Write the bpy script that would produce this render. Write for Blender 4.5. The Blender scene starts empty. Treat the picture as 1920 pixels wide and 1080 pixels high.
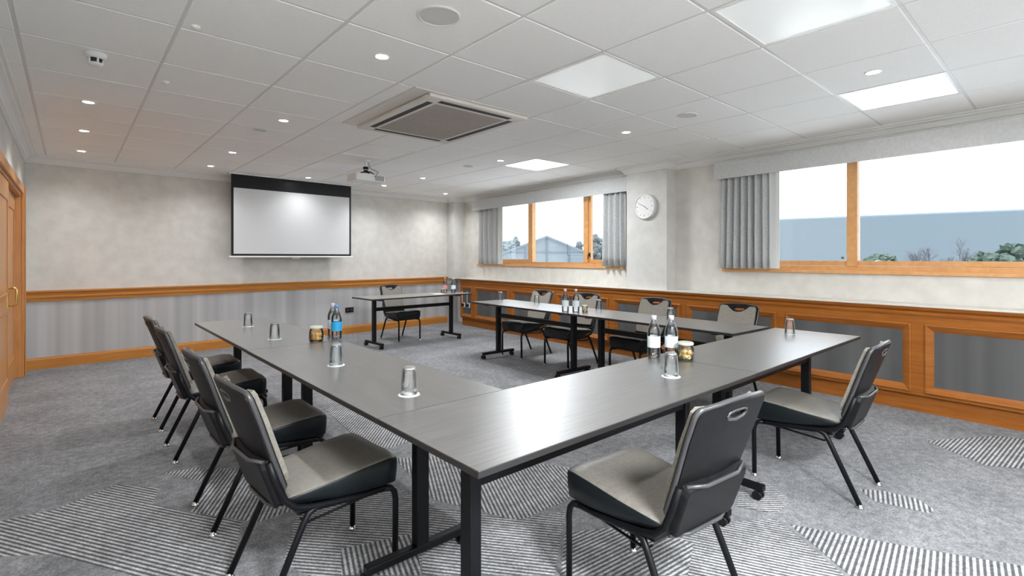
import bpy, bmesh, math, random
from mathutils import Vector, Matrix
random.seed(7)
PI = math.pi
COL = bpy.context.scene.collection
CEIL = 2.54

# ------------------------------------------------------------------ materials
def mat(name, color=(.5,.5,.5), rough=.5, spec=.5, metal=0.0, emis=None, estr=0.0, coat=0.0, coat_r=.1, trans=0.0, ior=1.5):
    m = bpy.data.materials.new(name); m.use_nodes = True
    b = m.node_tree.nodes['Principled BSDF']
    b.inputs['Base Color'].default_value = (*color, 1)
    b.inputs['Roughness'].default_value = rough
    b.inputs['Specular IOR Level'].default_value = spec
    b.inputs['Metallic'].default_value = metal
    b.inputs['Coat Weight'].default_value = coat
    b.inputs['Coat Roughness'].default_value = coat_r
    b.inputs['Transmission Weight'].default_value = trans
    b.inputs['IOR'].default_value = ior
    if emis:
        b.inputs['Emission Color'].default_value = (*emis, 1)
        b.inputs['Emission Strength'].default_value = estr
    return m
def nt(m):
    t = m.node_tree
    return t, t.nodes, t.links, t.nodes['Principled BSDF']
def N(t, kind, **kw):
    n = t.nodes.new(kind)
    for k, v in kw.items():
        if k in n.inputs: n.inputs[k].default_value = v
        else: setattr(n, k, v)
    return n
def ramp(t, stops):
    r = t.nodes.new('ShaderNodeValToRGB'); e = r.color_ramp.elements
    e[0].position, e[0].color = stops[0][0], (*stops[0][1], 1)
    e[1].position, e[1].color = stops[-1][0], (*stops[-1][1], 1)
    for p, c in stops[1:-1]:
        x = e.new(p); x.color = (*c, 1)
    return r
def noisy(m, c1, c2, scale=20, detail=4, stretch=(1,1,1), bump=0.0, lo=.35, hi=.65, bscale=None):
    t, ns, L, b = nt(m)
    tc = N(t, 'ShaderNodeTexCoord'); mp = N(t, 'ShaderNodeMapping'); mp.inputs['Scale'].default_value = stretch
    no = N(t, 'ShaderNodeTexNoise', Scale=scale, Detail=detail)
    r = ramp(t, [(lo, c1), (hi, c2)])
    L.new(tc.outputs['Object'], mp.inputs[0]); L.new(mp.outputs[0], no.inputs['Vector'])
    L.new(no.outputs['Fac'], r.inputs[0]); L.new(r.outputs[0], b.inputs['Base Color'])
    if bump:
        n2 = N(t, 'ShaderNodeTexNoise', Scale=bscale or scale*2, Detail=3)
        L.new(mp.outputs[0], n2.inputs['Vector'])
        bp = N(t, 'ShaderNodeBump', Strength=bump, Distance=.004)
        L.new(n2.outputs['Fac'], bp.inputs['Height']); L.new(bp.outputs[0], b.inputs['Normal'])
    return m
M = {}
M['wall'] = noisy(mat('wallpaper_beige', rough=.75, spec=.25), (.60,.585,.545), (.67,.655,.615), 7, 5, bump=.15, bscale=60)
M['pier'] = noisy(mat('wallpaper_pier', rough=.75, spec=.25), (.58,.575,.555), (.64,.635,.615), 7, 5, bump=.1, bscale=60)
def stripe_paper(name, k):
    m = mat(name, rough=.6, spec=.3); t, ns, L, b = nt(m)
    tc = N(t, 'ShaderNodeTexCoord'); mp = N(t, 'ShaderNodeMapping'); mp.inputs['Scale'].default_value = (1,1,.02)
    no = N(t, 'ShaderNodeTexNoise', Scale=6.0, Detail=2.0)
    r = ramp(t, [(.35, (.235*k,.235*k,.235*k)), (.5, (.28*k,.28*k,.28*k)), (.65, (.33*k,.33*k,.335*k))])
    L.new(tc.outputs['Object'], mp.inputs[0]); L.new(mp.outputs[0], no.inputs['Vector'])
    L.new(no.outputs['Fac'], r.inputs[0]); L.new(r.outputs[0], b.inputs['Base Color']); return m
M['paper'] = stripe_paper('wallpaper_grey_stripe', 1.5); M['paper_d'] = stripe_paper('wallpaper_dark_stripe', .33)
def wood(name, c1, c2, rough=.35, scale=3, stretch=(1,1,14), coat=0.0, spec=.5, cior=1.5):
    m = mat(name, rough=rough, coat=coat, coat_r=.36, spec=spec); t, ns, L, b = nt(m); b.inputs['Coat IOR'].default_value = cior
    tc = N(t, 'ShaderNodeTexCoord'); mp = N(t, 'ShaderNodeMapping'); mp.inputs['Scale'].default_value = stretch
    no = N(t, 'ShaderNodeTexNoise', Scale=scale, Detail=6.0, Distortion=.6)
    r = ramp(t, [(.3, c1), (.7, c2)])
    L.new(tc.outputs['Object'], mp.inputs[0]); L.new(mp.outputs[0], no.inputs['Vector'])
    L.new(no.outputs['Fac'], r.inputs[0]); L.new(r.outputs[0], b.inputs['Base Color']); return m
M['oak'] = wood('orange_oak_backlit', (.26,.080,.014), (.34,.120,.022), stretch=(1,1,14), spec=.22)  # window-side oak, its backlit shade put into the darker colour
M['oak_lit'] = wood('orange_oak_lit', (.42,.165,.035), (.52,.22,.05), stretch=(1,1,14), spec=.25)  # same oak in a lighter tone for the better lit walls
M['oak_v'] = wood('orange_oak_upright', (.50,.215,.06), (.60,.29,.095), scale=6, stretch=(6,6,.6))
M['oak_win'] = wood('pale_oak_window', (.60,.30,.11), (.70,.38,.16), scale=6, stretch=(3,3,3), rough=.4)
M['top'] = wood('grey_brown_laminate', (.034,.032,.030), (.112,.107,.099), coat=1.0, rough=.36, cior=2.3, scale=4, stretch=(1,22,1), spec=.55)
M['top_y'] = wood('grey_brown_laminate_y', (.034,.032,.030), (.112,.107,.099), coat=1.0, rough=.36, cior=2.3, scale=4, stretch=(22,1,1), spec=.55)
M['edge'] = mat('black_edge', (.018,.017,.017), .35)
M['black_metal'] = mat('black_powder_coat', (.004,.0045,.006), .40, .22)
M['black_plastic'] = mat('black_plastic', (.006,.0065,.008), .36, .3)
M['shell'] = noisy(mat('dark_shell', rough=.42, spec=.13), (.007,.007,.008), (.010,.010,.011), 30)
M['shell_rim'] = mat('grey_rim', (.05,.05,.052), .28, .7)
M['vinyl_side'] = mat('black_vinyl', (.007,.010,.012), .36, .3)
M['vinyl'] = noisy(mat('taupe_vinyl', rough=.42, spec=.55), (.16,.148,.13), (.195,.18,.158), 60, bump=.1, bscale=300)
M['fabric_back'] = noisy(mat('taupe_fabric', rough=.7, spec=.3), (.19,.175,.15), (.24,.22,.19), 90, bump=.2, bscale=300)
M['white_plastic'] = mat('white_plastic', (.75,.75,.74), .4)
M['chrome'] = mat('chrome', (.7,.7,.7), .18, metal=1.0)
M['brass'] = mat('brass', (.75,.50,.18), .22, metal=1.0)
M['tile'] = noisy(mat('ceiling_tile', rough=.9, spec=.1), (.89,.89,.875), (.92,.92,.905), 90, 3, bump=.12, bscale=140)
M['grid'] = mat('ceiling_grid', (.70,.70,.69), .5)
M['gap'] = mat('ceiling_gap', (.30,.30,.30), .8)
M['crown'] = mat('white_plaster', (.78,.78,.76), .55, .3)
M['shelf'] = mat('ledge_top', (.66,.63,.58), .35, .5)
M['panel_on'] = mat('light_diffuser_on', (.9,.9,.9), .4, emis=(1,1,.98), estr=1.6)
M['panel_soft'] = mat('light_diffuser_soft', (.80,.82,.82), .25, emis=(.92,.98,.97), estr=.06)
M['panel_off'] = mat('light_diffuser_off', (.85,.85,.85), .35)
M['lens'] = mat('downlight_lens', (.9,.9,.9), .3, emis=(1,.98,.94), estr=14.0)
M['clip'] = mat('white_trim', (.82,.82,.80), .35)
M['ac'] = mat('ac_plastic', (.70,.67,.62), .45)
M['ac_mesh'] = noisy(mat('ac_grille', rough=.6), (.36,.325,.29), (.42,.38,.34), 120)
M['dark'] = mat('slot_dark', (.012,.012,.012), .6)
M['screen'] = mat('screen_white', (.66,.67,.68), .55, .2)
M['curtain'] = noisy(mat('grey_curtain', rough=.8, spec=.2), (.42,.43,.435), (.50,.51,.515), 50, bump=.1)
M['lining'] = mat('curtain_lining', (.62,.64,.63), .8, .2)
M['pelmet'] = noisy(mat('grey_pelmet', rough=.8, spec=.2), (.52,.53,.53), (.58,.59,.59), 40)
M['paper_white'] = mat('white_paper', (.85,.85,.85), .6)
M['label_white'] = mat('label_white', (.72,.80,.84), .5)
M['label_blue'] = mat('label_blue', (.02,.33,.62), .45)
M['cap'] = mat('blue_cap', (.10,.25,.45), .4)
M['cap_silver'] = mat('pale_cap', (.60,.55,.62), .35)
M['pink'] = mat('pink_label', (.75,.30,.33), .5)
M['sweet_orange'] = noisy(mat('orange_sweets', rough=.5), (.85,.33,.02), (.95,.60,.08), 120)
M['sweet_mixed'] = noisy(mat('mixed_sweets', rough=.5), (.85,.35,.08), (.72,.80,.35), 90, lo=.45, hi=.55)
M['clock_face'] = mat('clock_face', (.78,.78,.77), .5)
M['hand'] = mat('clock_hand', (.25,.25,.25), .5)
def glass(name, tint=(1,1,1), refl=1.0):
    m = bpy.data.materials.new(name); m.use_nodes = True; t = m.node_tree; t.nodes.clear()
    o = N(t, 'ShaderNodeOutputMaterial'); mx = N(t, 'ShaderNodeMixShader')
    tr = N(t, 'ShaderNodeBsdfTransparent'); tr.inputs[0].default_value = (*tint, 1)
    gl = N(t, 'ShaderNodeBsdfGlossy', Roughness=.02); fr = N(t, 'ShaderNodeFresnel', IOR=1.5)
    mu = N(t, 'ShaderNodeMath', operation='MULTIPLY'); mu.inputs[1].default_value = refl
    t.links.new(fr.outputs[0], mu.inputs[0]); t.links.new(mu.outputs[0], mx.inputs[0])
    t.links.new(tr.outputs[0], mx.inputs[1]); t.links.new(gl.outputs[0], mx.inputs[2]); t.links.new(mx.outputs[0], o.inputs[0]); return m
def lit_edge_glass(name, tint, base, edge):  # white mixed in at grazing edges for the light that glass gathers
    m = glass(name, tint, 1.0); t = m.node_tree; o = [n for n in t.nodes if n.type == 'OUTPUT_MATERIAL'][0]; src = o.inputs[0].links[0].from_socket
    lw = N(t, 'ShaderNodeLayerWeight', Blend=.5); pw = N(t, 'ShaderNodeMath', operation='POWER'); pw.inputs[1].default_value = 4.0
    ma = N(t, 'ShaderNodeMath', operation='MULTIPLY_ADD'); ma.inputs[1].default_value = edge; ma.inputs[2].default_value = base
    df = N(t, 'ShaderNodeBsdfTranslucent'); df.inputs[0].default_value = (.95,.97,1,1); d2 = N(t, 'ShaderNodeBsdfDiffuse'); d2.inputs[0].default_value = (.95,.97,1,1)
    a = N(t, 'ShaderNodeMixShader'); a.inputs[0].default_value = .5; mx = N(t, 'ShaderNodeMixShader')
    t.links.new(lw.outputs['Facing'], pw.inputs[0]); t.links.new(pw.outputs[0], ma.inputs[0]); t.links.new(ma.outputs[0], mx.inputs[0])
    t.links.new(df.outputs[0], a.inputs[1]); t.links.new(d2.outputs[0], a.inputs[2]); t.links.new(src, mx.inputs[1]); t.links.new(a.outputs[0], mx.inputs[2]); t.links.new(mx.outputs[0], o.inputs[0])
    return m
M['pane'] = glass('window_glass', (.95,.97,.98), .35)
M['glass'] = lit_edge_glass('drinking_glass', (.995,1,1), .012, .42)
M['glass_rim'] = mat('thick_glass', (.85,.88,.89), .08, trans=.35)
M['sweet_glass'] = glass('jar_glass', (.93,.95,.93), 1.6)
M['ext_wall'] = mat('pale_blue_cladding', (.080,.096,.107), .8)
M['ext_light'] = mat('light_blue_cladding', (.14,.165,.182), .8)
M['ext_roof'] = mat('slate_blue_roof', (.085,.115,.14), .8)
M['ext_blue'] = mat('blue_roof', (.07,.13,.19), .7)
M['leaf'] = noisy(mat('hedge_leaves', rough=.8), (.006,.016,.009), (.016,.032,.018), 6)
M['conifer'] = noisy(mat('conifer_leaves', rough=.8), (.03,.045,.048), (.05,.068,.072), 3)
M['bark'] = mat('bare_branches', (.055,.052,.055), .9)
M['ground'] = noisy(mat('tarmac', rough=.9), (.42,.43,.44), (.50,.51,.52), .5)
M['brick'] = mat('outer_brick', (.30,.20,.15), .9)

def carpet():
    m = mat('grey_carpet', rough=.95, spec=.1); t, ns, L, b = nt(m)
    tc = N(t, 'ShaderNodeTexCoord')
    n1 = N(t, 'ShaderNodeTexNoise', Scale=3.0, Detail=4.0); n2 = N(t, 'ShaderNodeTexNoise', Scale=90.0, Detail=3.0)
    n3 = N(t, 'ShaderNodeTexNoise', Scale=22.0, Detail=3.0)
    r1 = ramp(t, [(.3, (.185,.188,.196)), (.7, (.25,.253,.263))]); r2 = ramp(t, [(.33, (.72,.72,.72)), (.67, (1.28,1.28,1.28))]); r3 = ramp(t, [(.35, (.82,.82,.82)), (.65, (1.18,1.18,1.18))])
    mx = N(t, 'ShaderNodeMixRGB', blend_type='MULTIPLY'); mx.inputs[0].default_value = 1
    mx2 = N(t, 'ShaderNodeMixRGB', blend_type='MULTIPLY'); mx2.inputs[0].default_value = 1
    for n in (n1, n2, n3): L.new(tc.outputs['Object'], n.inputs['Vector'])
    L.new(n1.outputs['Fac'], r1.inputs[0]); L.new(n2.outputs['Fac'], r2.inputs[0]); L.new(n3.outputs['Fac'], r3.inputs[0])
    L.new(r1.outputs[0], mx.inputs[1]); L.new(r2.outputs[0], mx.inputs[2])
    L.new(mx.outputs[0], mx2.inputs[1]); L.new(r3.outputs[0], mx2.inputs[2])
    bp = N(t, 'ShaderNodeBump', Strength=.5, Distance=.004); L.new(n2.outputs['Fac'], bp.inputs['Height']); L.new(bp.outputs[0], b.inputs['Normal'])
    return m, mx2
M['carpet'], mx = carpet(); M['carpet'].node_tree.links.new(mx.outputs[0], M['carpet'].node_tree.nodes['Principled BSDF'].inputs['Base Color'])
m2, mx = carpet(); m2.name = 'grey_carpet_stripes'; M['carpet_s'] = m2
t, ns, L, b = nt(m2)
uv = N(t, 'ShaderNodeUVMap'); uv.uv_map = 'UVMap'
wv = N(t, 'ShaderNodeTexWave', Scale=1.0, Distortion=.25, Detail=1.0); wv['x'] = 1
wv.bands_direction = 'X'; wv.inputs['Detail Scale'].default_value = 2.0
rr = ramp(t, [(.30, (.45,.45,.45)), (.70, (1.9,1.87,1.83))])
mm = N(t, 'ShaderNodeMixRGB', blend_type='MULTIPLY'); mm.inputs[0].default_value = 1
L.new(uv.outputs[0], wv.inputs['Vector']); L.new(wv.outputs['Fac'], rr.inputs[0])
L.new(mx.outputs[0], mm.inputs[1]); L.new(rr.outputs[0], mm.inputs[2]); L.new(mm.outputs[0], b.inputs['Base Color'])

# ------------------------------------------------------------------ mesh helper
class MB:
    def __init__(s): s.v = []; s.f = []; s.mi = []; s.smooth = []
    def add(s, vs, fs, mi=0, fn=None, smooth=False):
        o = len(s.v)
        s.v += [tuple(fn(*p)) if fn else tuple(p) for p in vs]
        for f in fs: s.f.append([i+o for i in f]); s.mi.append(mi); s.smooth.append(smooth)
    def box(s, x0, x1, y0, y1, z0, z1, mi=0, fn=None):
        vs = [(x,y,z) for x in (x0,x1) for y in (y0,y1) for z in (z0,z1)]
        s.add(vs, [(0,1,3,2),(4,6,7,5),(0,4,5,1),(2,3,7,6),(0,2,6,4),(1,5,7,3)], mi, fn)
    def prism(s, pts, axis_map, a, b, mi=0, smooth=False):   # pts 2D; axis_map(u,v,w)
        n = len(pts)
        vs = [axis_map(u, v, a) for u, v in pts] + [axis_map(u, v, b) for u, v in pts]
        s.add(vs, [tuple(range(n))[::-1], tuple(range(n, 2*n))], mi)
        s.add(vs, [(i, (i+1) % n, n+(i+1) % n, n+i) for i in range(n)], mi, smooth=smooth)
    def lathe(s, prof, seg=20, c=(0,0,0), mi=0, cap0=True, cap1=True, rz=None):
        vs = []; fs = []
        for r, z in prof:
            for k in range(seg):
                a = 2*PI*k/seg; vs.append((c[0]+r*math.cos(a), c[1]+r*math.sin(a), c[2]+z))
        for i in range(len(prof)-1):
            for k in range(seg):
                k2 = (k+1) % seg; fs.append((i*seg+k, i*seg+k2, (i+1)*seg+k2, (i+1)*seg+k))
        s.add(vs, fs, mi, smooth=True)
        if cap0: s.add(vs[:seg], [tuple(range(seg))[::-1]], mi)
        if cap1: s.add(vs[-seg:], [tuple(range(seg))], mi)
    def tube(s, pts, r, seg=10, mi=0, caps=True, fn=None, flat=1.0):
        P = [Vector(p) for p in pts]; n = len(P); rs = r if isinstance(r, (list, tuple)) else [r]*n
        vs = []; fs = []; up = None
        for i in range(n):
            d = (P[min(i+1,n-1)]-P[max(i-1,0)]).normalized()
            if up is None:
                up = Vector((0,0,1)) if abs(d.z) < .9 else Vector((1,0,0))
            x = d.cross(up)
            if x.length < 1e-4: x = d.cross(Vector((0,1,0)))
            x.normalize(); up = x.cross(d).normalized()
            for k in range(seg):
                a = 2*PI*k/seg; vs.append(P[i]+x*rs[i]*math.cos(a)+up*rs[i]*flat*math.sin(a))
        for i in range(n-1):
            for k in range(seg):
                k2 = (k+1) % seg; fs.append((i*seg+k, i*seg+k2, (i+1)*seg+k2, (i+1)*seg+k))
        s.add(vs, fs, mi, fn, smooth=True)
        if caps: s.add(vs[:seg], [tuple(range(seg))[::-1]], mi, fn); s.add(vs[-seg:], [tuple(range(seg))], mi, fn)
    def build(s, name, mats, parent=None, bevel=0, loc=None, segs=2, recalc=True):
        me = bpy.data.meshes.new(name); me.from_pydata([tuple(v) for v in s.v], [], s.f)
        if not isinstance(mats, (list, tuple)): mats = [mats]
        for m in mats: me.materials.append(m)
        for p, i, sm in zip(me.polygons, s.mi, s.smooth): p.material_index = i; p.use_smooth = sm
        if recalc:
            bm = bmesh.new(); bm.from_mesh(me); bmesh.ops.remove_doubles(bm, verts=bm.verts, dist=1e-6)
            bmesh.ops.recalc_face_normals(bm, faces=bm.faces); bm.to_mesh(me); bm.free()
        o = bpy.data.objects.new(name, me); COL.objects.link(o)
        if parent: o.parent = parent
        if loc: o.location = loc
        if bevel:
            b = o.modifiers.new('bevel', 'BEVEL'); b.width = bevel; b.segments = segs; b.limit_method = 'ANGLE'; b.angle_limit = .6
        return o
def tag(o, label, cat, group=None, kind=None):
    o['label'] = label; o['category'] = cat
    if group: o['group'] = group
    if kind: o['kind'] = kind
    return o
def thing(name, label, cat, loc=(0,0,0), rz=0, group=None):
    o = bpy.data.objects.new(name, None); COL.objects.link(o); o.empty_display_size = .05
    o.location = loc; o.rotation_euler = (0,0,rz); return tag(o, label, cat, group)
def struct(o): o['kind'] = 'structure'; return o
KIDS = {}
def dup(o, parent=None, loc=None, rz=None, label=None, group=None):
    c = o.copy(); COL.objects.link(c)
    if parent: c.parent = parent
    if loc is not None: c.location = loc
    if rz is not None: c.rotation_euler = (0,0,rz)
    if label: c['label'] = label
    if group: c['group'] = group
    for ch in [x for x in bpy.data.objects if x.parent == o]: dup(ch, c)
    return c

# wall frames ------------------------------------------------------ W: window wall, B: back wall
th = math.atan(.0482); tW = (math.sin(th), math.cos(th)); nW = (math.cos(th), -math.sin(th))
def W(u, o, z): return (5.4055+u*tW[0]+o*nW[0], u*tW[1]+o*nW[1], z)
bl = math.hypot(6.22, .4); tB = (6.22/bl, .4/bl); nB = (tB[1], -tB[0])
def B(u, o, z): return (-.40+u*tB[0]+o*nB[0], 8.2+u*tB[1]+o*nB[1], z)   # o > 0 towards the room
XL = -.40; YR = -3.0

# ------------------------------------------------------------------ camera
cam = bpy.data.cameras.new('camera'); co = bpy.data.objects.new('camera', cam); COL.objects.link(co)
cam.sensor_width = 36; cam.lens = 36*942.4/1920; cam.shift_y = -(540-482.5)/1920
co.location = (0,0,1.33); co.rotation_euler = (PI/2, 0, -.7219); cam.clip_end = 500; cam.clip_start = .05
bpy.context.scene.camera = co

# ------------------------------------------------------------------ floor
me = bpy.data.meshes.new('floor'); fv = []; ff = []; fm = []; fuv = []
def addpoly(pts, z, mi, d=None, pitch=.022):
    o = len(fv)
    for p in pts: fv.append((p[0], p[1], z))
    ff.append(list(range(o, o+len(pts)))); fm.append(mi)
    if d: n = Vector((-d[1], d[0])).normalized()
    else: n = Vector((1,0))
    # wave texture with scale 1 has a period of about 2*pi/20
    k = (2*PI/20)/pitch
    fuv.append([((p[0]*n.x+p[1]*n.y)*k, (p[0]*n.y-p[1]*n.x)*k*.15) for p in pts])
addpoly([(-.75,YR-.1),(5.2,YR-.1),(6.2,9.0),(-.75,9.0)], 0, 0)
patches = [
 ([(-.395,3.62),(-.056,3.583),(.208,3.733),(.392,3.516),(.336,3.315),(.467,3.079),(.65,2.798),(.52,2.40),(.42,2.30),(.30,2.30),(.179,2.66),(-.06,3.05),(-.395,3.30)], (.485,-.814)),
 ([(.431,3.749),(.614,3.692),(.828,3.472),(1.048,2.809),(.912,2.747),(.708,2.734),(.473,3.08),(.614,3.412)], (.186,.356)),
 ([(1.10,2.95),(1.396,2.869),(1.45,2.25),(1.15,1.9),(.80,1.95),(.70,2.30),(.889,2.70)], (.315,-.352)),
 ([(1.612,3.004),(2.091,2.703),(2.385,2.101),(2.057,1.863),(1.701,1.879),(1.499,2.354)], (.198,.405)),
 ([(3.40,.85),(3.474,.758),(3.50,.60),(3.414,.514),(3.351,.532),(3.294,.75)], (-.4,-.1)),
 ([(4.656,.748),(5.186,.42),(5.3,.1),(4.529,.20),(4.388,.413)], (.525,-.034)),
 ([(2.692,.966),(2.771,.787),(2.932,.452),(3.25,-.15),(2.7,-.3),(2.4,.3),(2.44,.633)], (.241,.03)),
 ([(2.284,1.312),(2.69,1.03),(2.43,.66),(2.2,.5),(1.6,.9),(1.871,1.148)], (.102,-.209)),
 ([(1.716,4.732),(1.976,4.746),(1.85,3.213),(1.548,3.182)], (.3,.35)),
 ([(3.012,1.348),(3.094,1.228),(2.95,1.05),(2.75,1.05),(2.668,1.223)], (.3,-.3)),
 ([(1.43, 2.313), (1.702, 1.892), (1.944, 1.786), (1.52, 1.457), (1.102, 1.825)], (0.225,-0.289)),
 ([(1.793, 1.648), (2.125, 1.452), (2.172, 1.194), (1.938, 1.089), (1.537, 1.442)], (0.274,-0.026)),
 ([(0.929, 2.232), (1.253, 2.124), (1.102, 1.825), (0.852, 2.045)], (0.050,0.156)),
]
for k, (pts, d) in enumerate(patches): addpoly(pts, .0006+.0002*k, 1, d)
me.from_pydata(fv, [], ff); uvl = me.uv_layers.new(name='UVMap')
for p, mi, uu in zip(me.polygons, fm, fuv):
    p.material_index = mi
    for li, c in zip(p.loop_indices, uu): uvl.data[li].uv = c
me.materials.append(M['carpet']); me.materials.append(M['carpet_s'])
bm = bmesh.new(); bm.from_mesh(me)
for f in bm.faces:
    f.normal_update()
    if f.normal.z < 0: f.normal_flip()
bm.to_mesh(me); bm.free()
fl = bpy.data.objects.new('floor', me); COL.objects.link(fl); struct(fl)

# ------------------------------------------------------------------ ceiling
GX0, GY0, GP = .43, 1.22, .6425
PANELS = {(3,1):'soft', (3,-1):'soft', (6,-1):'on', (6,5):'on', (3,6):'off', (3,8):'off', (3,-5):'on', (6,-5):'on', (0,-4):'on'}  # last three are unseen panels added to brighten the room
AC = (1.84, 2.95, 3.12, 4.40)
mb = MB(); mb.box(-.8, 6.5, YR-.3, 9.1, CEIL+.012, CEIL+.10, 1)
g = .009
for i in range(-2, 10):
    for j in range(-7, 13):
        x0, x1 = GX0+i*GP, GX0+(i+1)*GP; y0, y1 = GY0+j*GP*.996, GY0+(j+1)*GP*.996
        if (i,j) in PANELS: continue
        if i in (2,3) and j in (3,4): continue
        mb.box(x0+g, x1-g, y0+g, y1-g, CEIL, CEIL+.02, 0)
# narrow infill tiles around the cassette unit
x0, x1, y0, y1 = GX0+2*GP, GX0+4*GP, GY0+3*GP*.996, GY0+5*GP*.996
mb.box(x0+g, AC[0]-.004, y0+g, y1-g, CEIL, CEIL+.02); mb.box(AC[1]+.004, x1-g, y0+g, y1-g, CEIL, CEIL+.02)
mb.box(AC[0], AC[1], y0+g, AC[2]-.004, CEIL, CEIL+.02); mb.box(AC[0], AC[1], AC[3]+.004, y1-g, CEIL, CEIL+.02)
ce = struct(mb.build('ceiling', [M['tile'], M['gap']], bevel=.003, segs=1))
# grid bars seen between the tiles
mb = MB()
for i in range(-2, 11): 
    x = GX0+i*GP
    if i == 3: 
        mb.box(x-.011, x+.011, YR, GY0+3*GP, CEIL+.003, CEIL+.008); mb.box(x-.011, x+.011, GY0+5*GP, 9, CEIL+.003, CEIL+.008)
    else: mb.box(x-.011, x+.011, YR, 9, CEIL+.003, CEIL+.008)
for j in range(-7, 13):
    y = GY0+j*GP*.996; mb.box(-.5, x0 if j == 4 else 6.2, y-.011, y+.011, CEIL+.0035, CEIL+.0078)
    if j == 4: mb.box(x1, 6.2, y-.011, y+.011, CEIL+.0035, CEIL+.0078)
struct(mb.build('trim_1', M['grid']))

plabels = {(3,1):'square ceiling light panel, softly lit, next to the air conditioning cassette', (3,-1):'square ceiling light panel cut off by the top edge of the photo', (6,-1):'bright square ceiling light panel above the large right window',
 (6,5):'small bright square ceiling light panel farthest down the room', (3,6):'unlit square ceiling diffuser panel just in front of the projector', (3,8):'unlit square ceiling diffuser panel beyond the projector, above the screen',
 (3,-5):'added unseen fill light panel behind the camera, middle of the room',(6,-5):'added unseen fill light panel behind the camera, window side',(0,-4):'added unseen fill light panel behind the camera, door side'}
for (i,j), k in PANELS.items():
    x0_, x1_ = GX0+i*GP, GX0+(i+1)*GP; y0_, y1_ = GY0+j*GP*.996, GY0+(j+1)*GP*.996
    cx, cy = (x0_+x1_)/2, (y0_+y1_)/2; h = GP/2-g
    t_ = thing('light_panel', plabels[(i,j)], 'ceiling light', (cx, cy, CEIL), 0, 'square ceiling light panels')
    f = MB()
    for a in ((-h,h,-h,-h+.018),(-h,h,h-.018,h),(-h,-h+.018,-h+.018,h-.018),(h-.018,h,-h+.018,h-.018)): f.box(*a, -.001, .020)
    f.build('frame', M['clip'], t_)
    d = MB(); d.box(-h+.018, h-.018, -h+.018, h-.018, .003, .012); d.build('diffuser', M['panel_'+k], t_)

# downlights
def downlight(first):
    t_ = thing('downlight', '', 'ceiling light', (0,0,CEIL), 0, 'recessed round ceiling downlights')
    r = MB(); r.lathe([(.034,.004),(.034,-.001),(.040,-.005),(.048,-.004),(.050,0),(.050,.004)], 24, cap0=False, cap1=False); r.build('trim_ring', M['clip'], t_)
    l = MB(); l.lathe([(.0345,.002),(.0345,0),(.022,-.002),(.003,-.003)], 20, cap0=False); l.build('lens', M['lens'], t_)
    return t_
dl = downlight(True)
DL = [((.11,5.12),'round ceiling downlight nearest the smoke detector, left side'),((.105,6.31),'round ceiling downlight, middle of the three by the left wall'),((.10,7.53),'round ceiling downlight in the far left corner by the back wall'),
 ((1.42,4.67),'round ceiling downlight left of the air conditioning cassette'),((1.41,6.48),'round ceiling downlight up and left of the projection screen'),((1.40,7.63),'round ceiling downlight right at the upper left of the projection screen'),
 ((1.413,2.79),'large bright downlight between the ceiling speaker and the smoke detector'),((4.04,2.92),'round ceiling downlight in line with the wall clock'),((4.04,4.81),'round ceiling downlight beside the small far bright panel'),
 ((4.05,6.66),'round ceiling downlight to the right of the projector, far down the room'),((3.94,.905),'round ceiling downlight beside the bright panel over the right window'),((2.72,7.77),'round ceiling downlight just above the screen top, middle'),
 ((5.36,8.0),'round ceiling downlight in the far corner by the windows'),((3.98,7.79),'round ceiling downlight close behind the projector, right of the screen'),
 ((1.41,.9),'added unseen fill downlight over the near table corner, above the frame'),((3.9,-1.2),'added unseen fill downlight behind the camera, window side'),((1.4,-1.2),'added unseen fill downlight behind the camera, door side')]  # these three are out of view, added for fill light
for k, ((x,y), lb) in enumerate(DL):
    o = dl if k == 0 else dup(dl); o.location = (x,y,CEIL); o['label'] = lb
    ld = bpy.data.lights.new('downlight_beam', 'SPOT'); ld.energy = {11:.1, 0:7, 1:5, 2:3.5, 3:9, 4:6, 5:3.5, 6:7, 7:3, 8:5, 9:10, 12:9, 13:10, 10:.5, 15:.5, 14:4, 16:9}.get(k, 1.6); ld.spot_size = 2.5; ld.spot_blend = 1.0; ld.shadow_soft_size = .03; ld.color = (.97,.98,1)
    lo = bpy.data.objects.new('downlight_beam', ld); COL.objects.link(lo); lo.parent = o; lo.location = (0,0,-.012)
# small sensors
s = MB(); s.lathe([(.022,.004),(.022,-.004),(.014,-.012),(.004,-.016)], 16, cap0=False)
for k, ((x,y), lb) in enumerate([((.496,3.068),'tiny white dome sensor on the ceiling nearer the camera'), ((.498,4.172),'tiny white dome sensor on the ceiling farther from the camera')]):
    o = s.build('ceiling_sensor', M['clip'], loc=(x,y,CEIL)) if k == 0 else dup(o, loc=(x,y,CEIL)); tag(o, lb, 'sensor', 'small ceiling sensors')
# smoke detector
t_ = thing('smoke_detector', 'white smoke detector hanging from the ceiling at upper left', 'smoke detector', (.115,3.87,CEIL))
a = MB(); a.lathe([(.055,.004),(.055,-.012),(.045,-.03),(.038,-.034)], 24); a.build('base', M['white_plastic'], t_)
a = MB(); a.lathe([(.034,-.034),(.030,-.058)], 16); a.build('vent', M['dark'], t_)
a = MB(); a.lathe([(.036,-.058),(.036,-.066),(.022,-.076),(.004,-.078)], 20)
for q in range(5):
    an = q*2*PI/5; a.tube([(.034*math.cos(an), .034*math.sin(an), -.032), (.034*math.cos(an), .034*math.sin(an), -.06)], .006, 6)
a.build('cap', M['white_plastic'], t_)
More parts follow.
